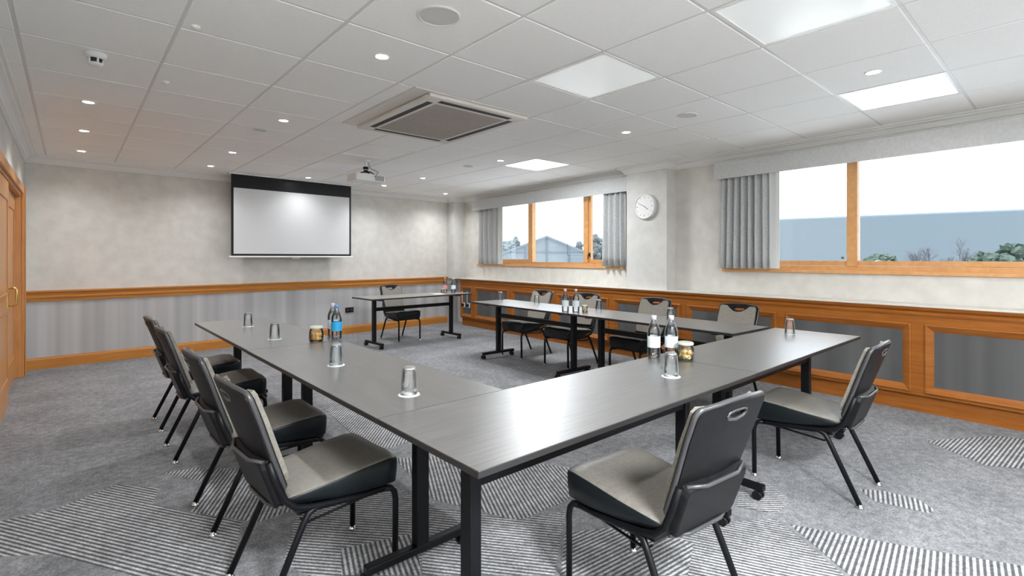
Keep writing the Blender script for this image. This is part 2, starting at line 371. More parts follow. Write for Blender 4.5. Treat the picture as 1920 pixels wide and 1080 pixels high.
# ceiling speakers
M['spk'] = mat('speaker_grille', (.62,.62,.60), .7)
for k, (x, y, r, lb) in enumerate([(1.39,2.133,.11,'large round grey ceiling speaker at the top of the photo'),(3.945,2.227,.085,'round grey ceiling speaker above the right of the room near the window side'),(3.96,5.373,.07,'small round grey ceiling speaker far down the room'),(1.353,5.153,.06,'small flush round ceiling vent left of the cassette unit')]):
    t_ = thing('ceiling_speaker' if k < 3 else 'ceiling_vent', lb, 'speaker' if k < 3 else 'vent', (x,y,CEIL), 0, None)
    a = MB(); a.lathe([(r,.003),(r,-.004),(r*.93,-.008),(r*.88,-.007),(r*.88,-.003)], 32, cap0=False, cap1=False); a.build('rim', M['grid'], t_)
    a = MB(); a.lathe([(r*.89,-.003),(r*.5,-.005),(.005,-.006)], 32, cap0=False); a.build('grille', M['spk'], t_)

# ------------------------------------------------------------------ AC cassette
t_ = thing('air_conditioner', 'square ceiling air conditioning cassette with beige grille and dark slots', 'air conditioner', ((AC[0]+AC[1])/2, (AC[2]+AC[3])/2, CEIL))
hx, hy = (AC[1]-AC[0])/2, (AC[3]-AC[2])/2
a = MB(); a.box(-hx, hx, -hy, hy, -.006, .02); a.build('ceiling_plate', M['ac'], t_, bevel=.003)
bx0 = -hx+.13; 
body = MB()
o0, o1, p0, p1 = bx0, hx-.004, -hy+.02, hy-.02
w1, w2 = .055, .058    # outer rim, slot width
zt, zb = -.006, -.034
# outer rim
for q in ((o0,o1,p0,p0+w1),(o0,o1,p1-w1,p1),(o0,o0+w1,p0+w1,p1-w1),(o1-w1,o1,p0+w1,p1-w1)): body.box(*q, zb, zt)
i0, i1, j0, j1 = o0+w1+w2, o1-w1-w2, p0+w1+w2, p1-w1-w2
for q in ((i0,i1,j0,j0+.03),(i0,i1,j1-.03,j1),(i0,i0+.03,j0+.03,j1-.03),(i1-.03,i1,j0+.03,j1-.03)): body.box(*q, zb, zt)
for cx_ in (o0+w1, i1-.02):          # corner blocks between slots
    for cy_ in (p0+w1, j1-.02): body.box(cx_, cx_+w2+.02, cy_, cy_+w2+.02, zb, zt)
body.build('fascia', M['ac'], t_, bevel=.006)
for q in ((o0+w1,i0,j0+.02,j1-.02),(i1,o1-w1,j0+.02,j1-.02),(i0+.02,i1-.02,p0+w1,j0),(i0+.02,i1-.02,j1,p1-w1)):
    s = MB(); s.box(*q, -.0315, -.007); s.build('air_slot', M['dark'], t_)
gr = MB(); gr.box(i0+.03, i1-.03, j0+.03, j1-.03, -.030, -.008)
nsl = 26
for q in range(nsl):
    y = j0+.04+(j1-j0-.08)*q/(nsl-1); gr.box(i0+.035, i1-.035, y-.004, y+.004, -.0335, -.029)
gr.build('grille', M['ac_mesh'], t_)

# ------------------------------------------------------------------ walls
# window wall: inner face at o=.25, outer at .55
O0, O1 = .25, .52
ZS, ZT = 1.19, 2.38
wins = [(-2.0, 2.80), (4.30, 7.86)]
UA, UB = -3.05, 8.75
mb = MB()
mb.box(UA, UB, O0, O1, 0, ZS, 0, W); mb.box(UA, UB, O0, O1, ZT, CEIL+.01, 0, W)
for a0, a1 in ((UA, wins[0][0]), (wins[0][1], wins[1][0]), (wins[1][1], UB)): mb.box(a0, a1, O0, O1, ZS, ZT, 0, W)
struct(mb.build('wall_right', M['wall']))
mb = MB(); mb.box(3.456, 4.081, .05, .25, .90, CEIL+.005, 0, W); struct(mb.build('wall_pier_right', M['pier']))
# corner column
def cc(x,y,z): return (x,y,z)
mb = MB(); mb.box(5.80, 6.12, 8.36, 8.72, .90, CEIL+.005, 0); struct(mb.build('wall_column_back', M['pier']))
# back wall
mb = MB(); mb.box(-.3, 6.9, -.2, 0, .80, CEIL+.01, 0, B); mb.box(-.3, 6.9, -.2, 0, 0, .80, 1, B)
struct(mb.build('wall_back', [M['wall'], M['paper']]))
# left wall with door opening
DY0, DY1, DZ = 4.90, 7.78, 2.04
mb = MB()
mb.box(XL-.15, XL, YR, DY0, 0, CEIL+.01); mb.box(XL-.15, XL, DY1, 8.45, 0, CEIL+.01); mb.box(XL-.15, XL, DY0, DY1, DZ, CEIL+.01)
struct(mb.build('wall_left', M['wall']))
mb = MB(); RW = (.2, 2.9, 1.0, 1.9)
mb.box(-.55, 5.7, YR-.15, YR, 0, RW[2]); mb.box(-.55, 5.7, YR-.15, YR, RW[3], CEIL+.01); mb.box(-.55, RW[0], YR-.15, YR, RW[2], RW[3]); mb.box(RW[1], 5.7, YR-.15, YR, RW[2], RW[3])
struct(mb.build('wall_rear', M['wall']))
mb = MB()
for q in ((RW[0],RW[1],RW[2],RW[2]+.05),(RW[0],RW[1],RW[3]-.05,RW[3]),(RW[0],RW[0]+.05,RW[2]+.05,RW[3]-.05),(RW[1]-.05,RW[1],RW[2]+.05,RW[3]-.05),(1.75,1.84,RW[2]+.05,RW[3]-.05)):
    mb.box(q[0], q[1], YR-.12, YR-.06, q[2], q[3])
w3 = struct(mb.build('window_3', M['oak_win'], bevel=.004))  # unseen rear window, added to brighten the ceiling and left side
for a0, a1 in ((RW[0]+.05,1.75),(1.84,RW[1]-.05)):
    mb = MB(); mb.box(a0-.003, a1+.003, YR-.092, YR-.088, RW[2]+.047, RW[3]-.047); mb.build('pane', M['pane'], w3)

# crown moulding swept round the room
def sweep(path, prof, closed=True):
    mb = MB(); n = len(path); P = [Vector(p) for p in path]; k = len(prof); vs = []
    for i in range(n):
        d0 = (P[i]-P[i-1]).normalized(); d1 = (P[(i+1) % n]-P[i]).normalized()
        n0 = Vector((-d0.y, d0.x)); n1 = Vector((-d1.y, d1.x)); m = (n0+n1); m = m/ max(.2, m.dot(n0))
        for p, z in prof: q = P[i]+m*p; vs.append((q.x, q.y, z))
    fs = []
    for i in range(n):
        j = (i+1) % n
        for a in range(k): fs.append((i*k+a, j*k+a, j*k+(a+1) % k, i*k+(a+1) % k))
    mb.add(vs, fs); return mb
w2 = lambda u, o: W(u, o, 0)[:2]; b2 = lambda u, o: B(u, o, 0)[:2]
def isect(p, d, q, e):
    p, d, q, e = map(Vector, (p,d,q,e)); den = d.x*e.y-d.y*e.x; tt = ((q.x-p.x)*e.y-(q.y-p.y)*e.x)/den; return tuple(p+d*tt)
cnr_col = isect(b2(0,0), tB, (5.80,0), (0,1))
cnr_w = isect(w2(0,.25), tW, (0,8.36), (1,0))
cnr_l = isect(b2(0,0), tB, (XL,0), (0,1))
rear_r = isect(w2(0,.25), tW, (0,YR), (1,0))
path = [(XL,YR), rear_r, w2(3.456,.25), w2(3.456,.05), w2(4.081,.05), w2(4.081,.25), cnr_w, (5.80,8.36), cnr_col, cnr_l]
prof = [(-.005,2.445),(.018,2.445),(.020,2.462),(.032,2.466),(.042,2.485),(.062,2.505),(.088,2.514),(.092,2.524),(.112,2.526),(.116,2.541),(-.005,2.541)]
struct(sweep(path, prof).build('trim_2', M['crown']))

# back wall dado rail + skirting, left wall skirting
U1 = (cnr_col[0]+.40)/tB[0]; U0 = .005
mb = MB(); dp = [(0,.805),(.018,.805),(.022,.835),(.030,.850),(.030,.868),(.022,.874),(.026,.900),(.040,.915),(.040,.930),(0,.934)]
mb.prism(dp, lambda p, z, u: B(u, p, z), U0, U1-.01); struct(mb.build('trim_3', M['oak_lit']))
mb = MB(); mb.prism([(0,0),(.022,0),(.022,.110),(.014,.122),(.010,.136),(0,.136)], lambda p, z, u: B(u, p, z), U0, U1-.01); struct(mb.build('baseboard_back', M['oak_lit']))
mb = MB(); mb.prism([(0,0),(.022,0),(.022,.110),(.014,.122),(.010,.136),(0,.136)], lambda p, z, y: (XL+p, y, z), YR, DY0-.10); struct(mb.build('baseboard_left', M['oak_lit']))
mb = MB(); mb.prism([(0,.805),(.018,.805),(.030,.850),(.030,.868),(.040,.915),(.040,.930),(0,.934)], lambda p, z, y: (XL+p, y, z), YR, DY0-.10); struct(mb.build('trim_4', M['oak_lit']))

# door: architrave, two leaves
mb = MB()
mb.box(XL, XL+.022, DY1-.005, DY1+.115, 0, DZ+.075); mb.box(XL, XL+.022, DY0-.09, DY0+.005, 0, DZ+.075); mb.box(XL, XL+.022, DY0+.005, DY1-.005, DZ-.005, DZ+.075)
mb.box(XL-.15, XL, DY1-.03, DY1, 0, DZ); mb.box(XL-.15, XL, DY0, DY0+.03, 0, DZ); mb.box(XL-.15, XL, DY0+.03, DY1-.03, DZ-.03, DZ)
mb.box(XL+.022, XL+.032, DY1+.085, DY1+.115, 0, DZ+.075)
struct(mb.build('door_frame_1', M['oak_v'], bevel=.004))
for k, (ya, yb) in enumerate(((DY0+.034, 6.395), (6.402, DY1-.034))):
    d = MB(); xo = XL-.012 if k == 0 else XL-.05
    d.box(xo-.044, xo, ya, yb, .006, DZ-.034)
    for zz in ((.25,.85),(1.0,1.85)):     # raised panel beads on the leaf
        for q in ((ya+.15, yb-.15, zz[0], zz[0]+.02),(ya+.15, yb-.15, zz[1]-.02, zz[1]),(ya+.15, ya+.17, zz[0], zz[1]),(yb-.17, yb-.15, zz[0], zz[1])): d.box(xo, xo+.008, q[0], q[1], q[2], q[3])
    do = struct(d.build('door_%d' % (k+1), M['oak_v'], bevel=.002))
    if k == 0:
        h = MB(); yh = yb-.10
        h.tube([(xo, yh, .90), (xo+.05, yh, .90), (xo+.058, yh, .915), (xo+.058, yh, 1.04), (xo+.05, yh, 1.055), (xo, yh, 1.055)], .009, 10)
        h.box(xo, xo+.005, yh-.025, yh+.025, .87, 1.085); h.build('door_handle', M['brass'], do)
# corridor backing behind the doors
mb = MB(); mb.box(XL-.62, XL-.60, DY0-.5, DY1+.5, 0, 2.5); struct(mb.build('wall_corridor', M['wall']))

# ------------------------------------------------------------------ window-wall panelling
mb = MB()
UP0, UP1 = UA+.02, 8.14
ms = lambda p, z, u: W(u, p, z)
mb.box(UP0, UP1, 0.0, .02, .745, .83, 0, W)       # top rail
mb.box(UP0, UP1, 0.0, .02, .15, .19, 0, W)        # bottom rail
stile0 = .935; sp = 1.124
st = [stile0+sp*k for k in range(-3, 7)]
for c in st: mb.box(c-.062, c+.062, 0, .02, .19, .745, 0, W)
mb.box(UP1-.05, UP1, 0, .02, .19, .745, 0, W)
mb.prism([(.02,.83),(-.006,.83),(-.012,.845),(-.012,.862),(-.004,.868),(-.022,.884),(-.026,.900),(-.026,.906),(.02,.906)], ms, UP0, UP1)
mb.box(UP0, UP1, .045, .24, 0, .15, 0, W)         # recessed plinth
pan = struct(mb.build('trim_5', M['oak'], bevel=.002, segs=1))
mb = MB(); mb.box(UP0, UP1, -.034, .25, .906, .922, 0, W); mb.build('ledge', M['shelf'], pan, bevel=.004)
for k, c in enumerate(st):
    a0, a1 = c+.062, (st[k+1]-.062 if k+1 < len(st) else UP1-.05)
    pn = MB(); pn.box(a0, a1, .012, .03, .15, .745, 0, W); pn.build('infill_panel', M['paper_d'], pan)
    f = MB(); zz0, zz1 = .19, .745
    pr = [(0,.02),(-.012,.015),(-.016,.006),(-.010,-.004),(-.004,-.018),(.006,-.036),(.012,-.045),(.014,-.045)]
    # picture-frame moulding: mitred sweep round the panel
    rect = [(a0,zz0),(a1,zz0),(a1,zz1),(a0,zz1)]
    sg = [(1,1),(-1,1),(-1,-1),(1,-1)]
    vs = []
    for (u, z), (su, sz) in zip(rect, sg):
        for o, r in pr: vs.append(W(u-su*r, o, z-sz*r))
    K = len(pr); fs = []
    for i in range(4):
        j = (i+1) % 4
        for q in range(K-1): fs.append((i*K+q, j*K+q, j*K+q+1, i*K+q+1))
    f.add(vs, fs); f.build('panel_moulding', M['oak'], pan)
# socket pair with hanging plugs on the panelling, far end
for k, (u, lb) in enumerate(((8.03,'black plug with white lead in the socket under the far table, nearer the window'), (7.86,'black plug with white lead in the socket under the far table, second one'))):
    t_ = thing('power_plug', lb, 'plug', W(u, .010, .40), 0, 'plugs under the far table')
    a = MB(); R_ = lambda x, y, z: (x*nW[0]+y*tW[0], x*nW[1]+y*tW[1], z)
    a.box(-.010, .003, -.045, .045, -.045, .045, 0, R_); a.build('socket_plate', M['white_plastic'], t_)
    a = MB(); a.box(-.045, -.011, -.025, .025, -.03, .03, 0, R_); a.build('plug_body', M['black_plastic'], t_, bevel=.004)
    a = MB(); a.tube([(-.03,0,.03),(-.035,0,.08),(-.03,.01,.18),(-.035,0,.27)], .005, 6, fn=R_); a.build('cable', M['white_plastic'], t_)
t_ = thing('wall_socket', 'black double socket on the grey lower back wall beneath the screen', 'socket', B(4.075,.001,.413))
a = MB(); Rb = lambda x, y, z: (x*tB[0]+y*nB[0], x*tB[1]+y*nB[1], z)
a.box(-.075, .075, 0, .012, -.043, .043, 0, Rb); a.build('plate', M['black_plastic'], t_, bevel=.003)
for sx in (-.035, .035):
    a = MB(); a.box(sx-.02, sx+.02, .012, .015, -.02, .02, 0, Rb); a.build('outlet', M['shell_rim'], t_)

# ------------------------------------------------------------------ windows
def window(n, u0, u1, muls, sashes):
    f = MB(); o0, o1 = .30, .37
    z0, z1 = ZS+.0, ZT
    f.box(u0, u1, o0, o1, z0+.012, z0+.055, 0, W); f.box(u0, u1, o0, o1, z1-.05, z1, 0, W)
    f.box(u0, u0+.05, o0, o1, z0+.055, z1-.05, 0, W); f.box(u1-.05, u1, o0, o1, z0+.055, z1-.05, 0, W)
    for m_ in muls: f.box(m_-.045, m_+.045, o0-.01, o1, z0+.055, z1-.05, 0, W)
    wo = struct(f.build('window_%d' % n, M['oak_win'], bevel=.004))
    edges = [u0+.05]+[e for m_ in muls for e in (m_-.045, m_+.045)]+[u1-.05]
    for k in range(0, len(edges), 2):
        a, b_ = edges[k], edges[k+1]
        if (k//2) in sashes:
            s = MB()
            for q in ((a+.003,b_-.003,z0+.058,z0+.105),(a+.003,b_-.003,z1-.095,z1-.053)): s.box(q[0], q[1], o0+.012, o1-.012, q[2], q[3], 0, W)
            for q in ((a+.003,a+.045),(b_-.045,b_-.003)): s.box(q[0], q[1], o0+.012, o1-.012, z0+.105, z1-.095, 0, W)
            s.build('sash', M['oak_win'], wo, bevel=.003)
            s = MB(); hu = a+.03 if n == 1 else b_-.03
            s.box(hu-.012, hu+.012, o0-.004, o0+.012, 1.34, 1.40, 0, W); s.tube([W(hu,o0-.01,1.37), W(hu,o0-.035,1.37), W(hu,o0-.04,1.30)], .007, 8); s.build('window_handle', M['black_plastic'], wo)
            a += .04; b_ -= .04; za, zb_ = z0+.10, z1-.09
        else: za, zb_ = z0+.05, z1-.045
        p = MB(); p.box(a-.003, b_+.003, .334, .338, za, zb_, 0, W); p.build('pane', M['pane'], wo)
    s = MB(); s.box(u0-.03, u1+.03, .225, .31, z0-.022, z0+.012, 0, W); s.build('sill', M['oak_win'], wo, bevel=.005)
window(1, -2.0, 2.80, [1.515, -.45], {1:1, 2:1} and {2})
window(2, 4.30, 7.86, [5.06, 6.35], {0, 2})

# pelmets and curtains
def curtain(u0, u1, folds, amp, off, z0, z1, label, seed, lin=None, group='grey curtains'):
    rnd = random.Random(seed); mb = MB(); n = folds*10; rows = 8; th_ = .006
    ph = [rnd.uniform(-.6,.6) for _ in range(folds+1)]; am = [rnd.uniform(.6,1.2) for _ in range(folds+1)]
    vs = []
    for side in (0, 1):
        for r in range(rows+1):
            tz = r/rows; z = z0+(z1-z0)*tz
            for k in range(n+1):
                s_ = k/n; fi = s_*folds; i = int(min(fi, folds-1)); fr = fi-i
                a_ = am[i]*(1-fr)+am[i+1]*fr; p_ = ph[i]*(1-fr)+ph[i+1]*fr
                w = math.sin(2*PI*fi+p_*(1-tz)*1.0); flare = 1+.05*(1-tz)
                vs.append(W(u0+(u1-u0)*(.5+(s_-.5)*flare), off+amp*a_*w*(.75+.35*(1-tz))+side*th_, z))
    R = (rows+1)*(n+1); fs = []
    for r in range(rows):
        for k in range(n):
            a0 = r*(n+1)+k; fs.append((a0, a0+1, a0+n+2, a0+n+1)); fs.append((R+a0, R+a0+n+1, R+a0+n+2, R+a0+1))
    for r in range(rows):
        for k in (0, n): a0 = r*(n+1)+k; fs.append((a0, a0+n+1, R+a0+n+1, R+a0))
    for k in range(n):
        for r in (0, rows): a0 = r*(n+1)+k; fs.append((a0, a0+1, R+a0+1, R+a0))
    mb.add(vs, fs, smooth=True)
    t_ = thing('curtain', label, 'curtain', (0,0,0), 0, group)
    mb.build('drape', M['curtain'], t_)
    if lin:
        l = MB(); l.prism([(0,0),(.004,.03),(.0,.06),(.006,.09),(.003,.09),(-.003,.06),(.001,.03),(-.003,0)], lambda p, q, z: W(lin[0]+lin[1]*q, off+p+.005, z), z0+.005, z1); l.build('lining', M['lining'], t_)
    return t_
curtain(2.26, 2.80, 7, .040, .175, 1.205, 2.30, 'gathered grey curtain at the left end of the large right window', 3, (2.26,-1.2))
curtain(7.15, 7.74, 4, .036, .175, 1.20, 2.30, 'gathered grey curtain at the far left end of the far window', 5, (7.15,-1.6))
curtain(4.20, 4.60, 4, .036, .175, 1.20, 2.30, 'gathered grey curtain at the right end of the far window beside the clock', 8)
curtain(-2.0, -1.4, 7, .028, .175, 1.205, 2.30, 'gathered grey curtain at the near end of the large window, beside the camera', 9)
for k, (a0, a1, lb) in enumerate(((-2.2, 2.86, 'grey fabric curtain pelmet over the large right window'), (4.09, 7.90, 'grey fabric curtain pelmet over the far window'))):
    t_ = thing('pelmet', lb, 'pelmet', (0,0,0), 0, 'grey pelmets over the windows')
    a = MB(); a.box(a0, a1, .115, .130, 2.235, 2.425, 0, W); a.build('front_board', M['pelmet'], t_, bevel=.003)
    a = MB(); a.box(a0, a1, .130, .248, 2.412, 2.425, 0, W); a.build('top_board', M['pelmet'], t_)
    for u_ in (a0, a1-.015):
        a = MB(); a.box(u_, u_+.015, .130, .248, 2.235, 2.412, 0, W); a.build('end_board', M['pelmet'], t_)
    a = MB(); a.tube([W(a0+.02,.18,2.312), W(a1-.02,.18,2.312)], .009, 8); a.build('curtain_rail', M['white_plastic'], t_)

# clock
t_ = thing('wall_clock', 'round white wall clock on the pier between the windows', 'clock', W(3.765,.048,1.99))
t_.rotation_euler = (0,0,-th)
def dsc(x,y,z): return (-z, x, y)       # lathe axis -> towards the room
def lathe_x(prof, seg=36, rscale=1):
    mb = MB(); vs = []; fs = []
    for r, z in prof:
        for k in range(seg): an = 2*PI*k/seg; vs.append((-z, r*math.cos(an), r*math.sin(an)))
    for i in range(len(prof)-1):
        for k in range(seg): k2 = (k+1) % seg; fs.append((i*seg+k, i*seg+k2, (i+1)*seg+k2, (i+1)*seg+k))
    mb.add(vs, fs, smooth=True); mb.add(vs[-seg:], [tuple(range(seg))]); return mb
lathe_x([(.165,0),(.165,.035),(.155,.045),(.145,.042),(.142,.034)]).build('case', M['white_plastic'], t_)
lathe_x([(.143,.030),(.143,.0345)]).build('face', M['clock_face'], t_)
for q in range(12):
    a = MB()
    an = q*PI/6; r0, r1 = (.105 if q % 3 == 0 else .118), .130
    a.box(-.0365, -.035, -.004, .004, r0, r1, 0, lambda x, y, z, an=an: (x, y*math.cos(an)-z*math.sin(an), y*math.sin(an)+z*math.cos(an)))
    a.build('hour_mark', M['hand'], t_)
for an, l_, w_ in ((2.2,.075,.005),(-1.1,.105,.0035)):
    a = MB(); a.box(-.039, -.0375, -w_, w_, -.015, l_, 0, lambda x, y, z, an=an: (x, y*math.cos(an)-z*math.sin(an), y*math.sin(an)+z*math.cos(an))); a.build('hand', M['hand'], t_)

# ------------------------------------------------------------------ projection screen
t_ = thing('projection_screen', 'pull-down white projection screen with black borders on back wall', 'projection screen', (0,0,0))
sU0, sU1, so = 2.125, 3.965, .27
bz = lambda x, y, z: B(x, y, z)
a = MB(); a.box(sU0, sU1, so, so+.004, 1.352, CEIL-.012, 0, bz); a.build('black_border', M['black_plastic'], t_)
a = MB(); a.box(sU0+.032, sU1-.032, so+.0041, so+.006, 1.382, 2.335, 0, bz); a.build('screen_fabric', M['screen'], t_)
a = MB(); a.box(sU0-.03, sU1+.03, so-.008, so+.014, 1.328, 1.352, 0, bz); a.build('bottom_bar', M['clip'], t_, bevel=.004)
a = MB(); a.tube([B((sU0+sU1)/2-.06,so+.003,1.328), B((sU0+sU1)/2-.05,so+.003,1.312), B((sU0+sU1)/2+.05,so+.003,1.312), B((sU0+sU1)/2+.06,so+.003,1.328)], .006, 8); a.build('pull_handle', M['clip'], t_)
a = MB(); a.box(sU0-.04, sU1+.04, so-.05, so+.05, CEIL-.012, CEIL+.002, 0, bz); a.build('case', M['clip'], t_)

# ------------------------------------------------------------------ projector
t_ = thing('projector', 'white projector hanging on a black pole from the ceiling', 'projector', (2.77,5.90,CEIL), .05)
a = MB(); a.lathe([(.05,.0),(.05,-.012),(.02,-.02)], 20); a.build('ceiling_plate', M['clip'], t_)
a = MB(); a.tube([(0,0,-.01),(0,0,-.15)], .014, 10); a.build('pole', M['clip'], t_)
a = MB(); a.lathe([(.032,-.085),(.034,-.09),(.034,-.11),(.03,-.115)], 14)
a.lathe([(.026,-.125),(.028,-.13),(.028,-.15),(.02,-.158)], 14)
for an in (.5, 2.2, 3.9, 5.4): a.tube([(0,0,-.145),(.06*math.cos(an),.06*math.sin(an),-.15),(.13*math.cos(an),.10*math.sin(an),-.185)], .008, 6)
a.build('mount_bracket', M['black_metal'], t_)
a = MB()
pts = [(-.19,-.13),(.19,-.13),(.20,-.11),(.20,.10),(.17,.135),(-.17,.135),(-.20,.10),(-.20,-.11)]
a.prism(pts, lambda u, v, w: (u, v, w), -.275, -.185); a.build('body', M['white_plastic'], t_, bevel=.012, segs=3)
a = MB()
for q in range(7): a.box(.06+q*.018, .068+q*.018, -.134, -.129, -.262, -.20)
a.build('rear_vents', M['hand'], t_)
a = MB(); a.tube([(-.10,.12,-.23),(-.10,.165,-.23)], .042, 18); a.build('lens_barrel', M['black_plastic'], t_)
a = MB(); a.tube([(.03,.0,-.02),(.05,-.02,-.1),(.09,-.15,-.16),(.05,-.135,-.22)], .005, 6); a.build('cable', M['hand'], t_)

# ------------------------------------------------------------------ tables
TL, TW, TZ, TT = 1.796, .606, .74, .022
def make_table(along):       # along: 'x' or 'y' only changes grain direction
    t_ = thing('folding_table', '', 'table', (0,0,0), 0, 'flip-top meeting tables')
    a = MB(); a.box(-TL/2, TL/2, -TW/2, TW/2, TZ-TT, TZ-.0025); a.build('edge_band', M['edge'], t_, bevel=.002)
    a = MB(); a.box(-TL/2+.0015, TL/2-.0015, -TW/2+.0015, TW/2-.0015, TZ-.0025, TZ); a.build('table_top', M['top'], t_)
    for s_ in (-1, 1):
        x = s_*(TL/2-.20)
        a = MB(); a.box(x-.024, x+.024, -.030, .030, .085, TZ-TT-.02); a.build('post', M['black_metal'], t_, bevel=.004)
        a = MB(); a.box(x-.03, x+.03, -.22, .22, TZ-TT-.02, TZ-TT); a.build('top_bracket', M['black_metal'], t_)
        ft = MB(); ft.box(x-.022, x+.022, -.255, .255, .052, .085); ft = ft.build('foot_bar', M['black_metal'], t_, bevel=.005)
        for e in (-1, 1):
            c = MB(); y = e*.235
            c.tube([(x,y,.052),(x,y,.040)], .009, 8)
            for wx in (-.016, .016): c.tube([(x+wx-.008, y+.012, .0255),(x+wx+.008, y+.012, .0255)], .025, 14)
            c.tube([(x,y,.044),(x,y+.006,.044),(x,y+.012,.0255)], .008, 6)
            c.build('caster', M['black_plastic'], ft)
    a = MB(); a.box(-TL/2+.224, TL/2-.224, -.020, .020, .535, .585); a.build('beam', M['black_metal'], t_, bevel=.003)
    return t_
tb = make_table('x')
X0, Y0 = .845, 1.10
tabs = [((X0+TL/2, Y0+TW/2), 0, 'dark topped table nearest the camera, forming the front corner of the U'),
 ((X0+TL*1.5+.002, Y0+TW/2), 0, 'glossy table at the right end of the front row, near the wood panelling'),
 ((X0+TW/2, Y0+TW+.002+TL/2), PI/2, 'left row table next to the front corner, with two glasses on it'),
 ((X0+TW/2+.003, Y0+TW+.004+TL*1.5), PI/2, 'farthest table of the left row, nearest the back wall'),
 ((4.195, 2.672), PI/2-.045, 'window row table joining the front row at its inner corner'),
 ((4.277, 4.470), PI/2-.045, 'window row table with its free end toward the back wall'),
 ((4.07, 6.93), .03, 'separate single table in front of the back wall')]
for k, ((x,y), rz, lb) in enumerate(tabs):
    o = tb if k == 0 else dup(tb); o.location = (x,y,0); o.rotation_euler = (0,0,rz); o['label'] = lb

# ------------------------------------------------------------------ chairs
def fill_plate(outer, inner, fn, d0, d1, mi=0):
    """2-D outline with an optional hole, extruded from d0 to d1; fn(u,v,w)"""
    bm = bmesh.new(); loops = []
    for pts in [outer]+([inner] if inner else []):
        vs = [bm.verts.new((p[0], p[1], 0)) for p in pts]
        for i in range(len(vs)): bm.edges.new((vs[i], vs[(i+1) % len(vs)]))
        loops.append(len(pts))
    bmesh.ops.triangle_fill(bm, use_beauty=True, use_dissolve=False, edges=bm.edges[:])
    for q in range(-9, 10):
        bmesh.ops.bisect_plane(bm, geom=bm.verts[:]+bm.edges[:]+bm.faces[:], plane_co=(q*.022+.0007,0,0), plane_no=(1,0,0), dist=1e-5)
    bm.verts.ensure_lookup_table(); bm.verts.index_update()
    V = [v.co.copy() for v in bm.verts]; F = [[v.index for v in f.verts] for f in bm.faces]
    E_ = [(e.verts[0].index, e.verts[1].index) for e in bm.edges if len(e.link_faces) == 1]; bm.free()
    n = len(V); vs = [fn(v.x, v.y, d0) for v in V]+[fn(v.x, v.y, d1) for v in V]
    fs = [f[::-1] for f in F]+[[i+n for i in f] for f in F]+[(a, b_, b_+n, a+n) for a, b_ in E_]
    mb = MB(); mb.add(vs, fs, mi); return mb
def arc(cx, cy, r, a0, a1, n): return [(cx+r*math.cos(a0+(a1-a0)*i/n), cy+r*math.sin(a0+(a1-a0)*i/n)) for i in range(n+1)]
LEAN = math.radians(19.5)
def backmap(u, v, w):   # u across, v up along the back, w forward (+) / behind (-)
    by, bz_ = -.185, .455
    bow = -.018*(1-(u/.21)**2)          # the back is slightly dished
    y = by - v*math.sin(LEAN) + (w+bow)*math.cos(LEAN); z = bz_ + v*math.cos(LEAN) + (w+bow)*math.sin(LEAN)
    return (u, y, z)
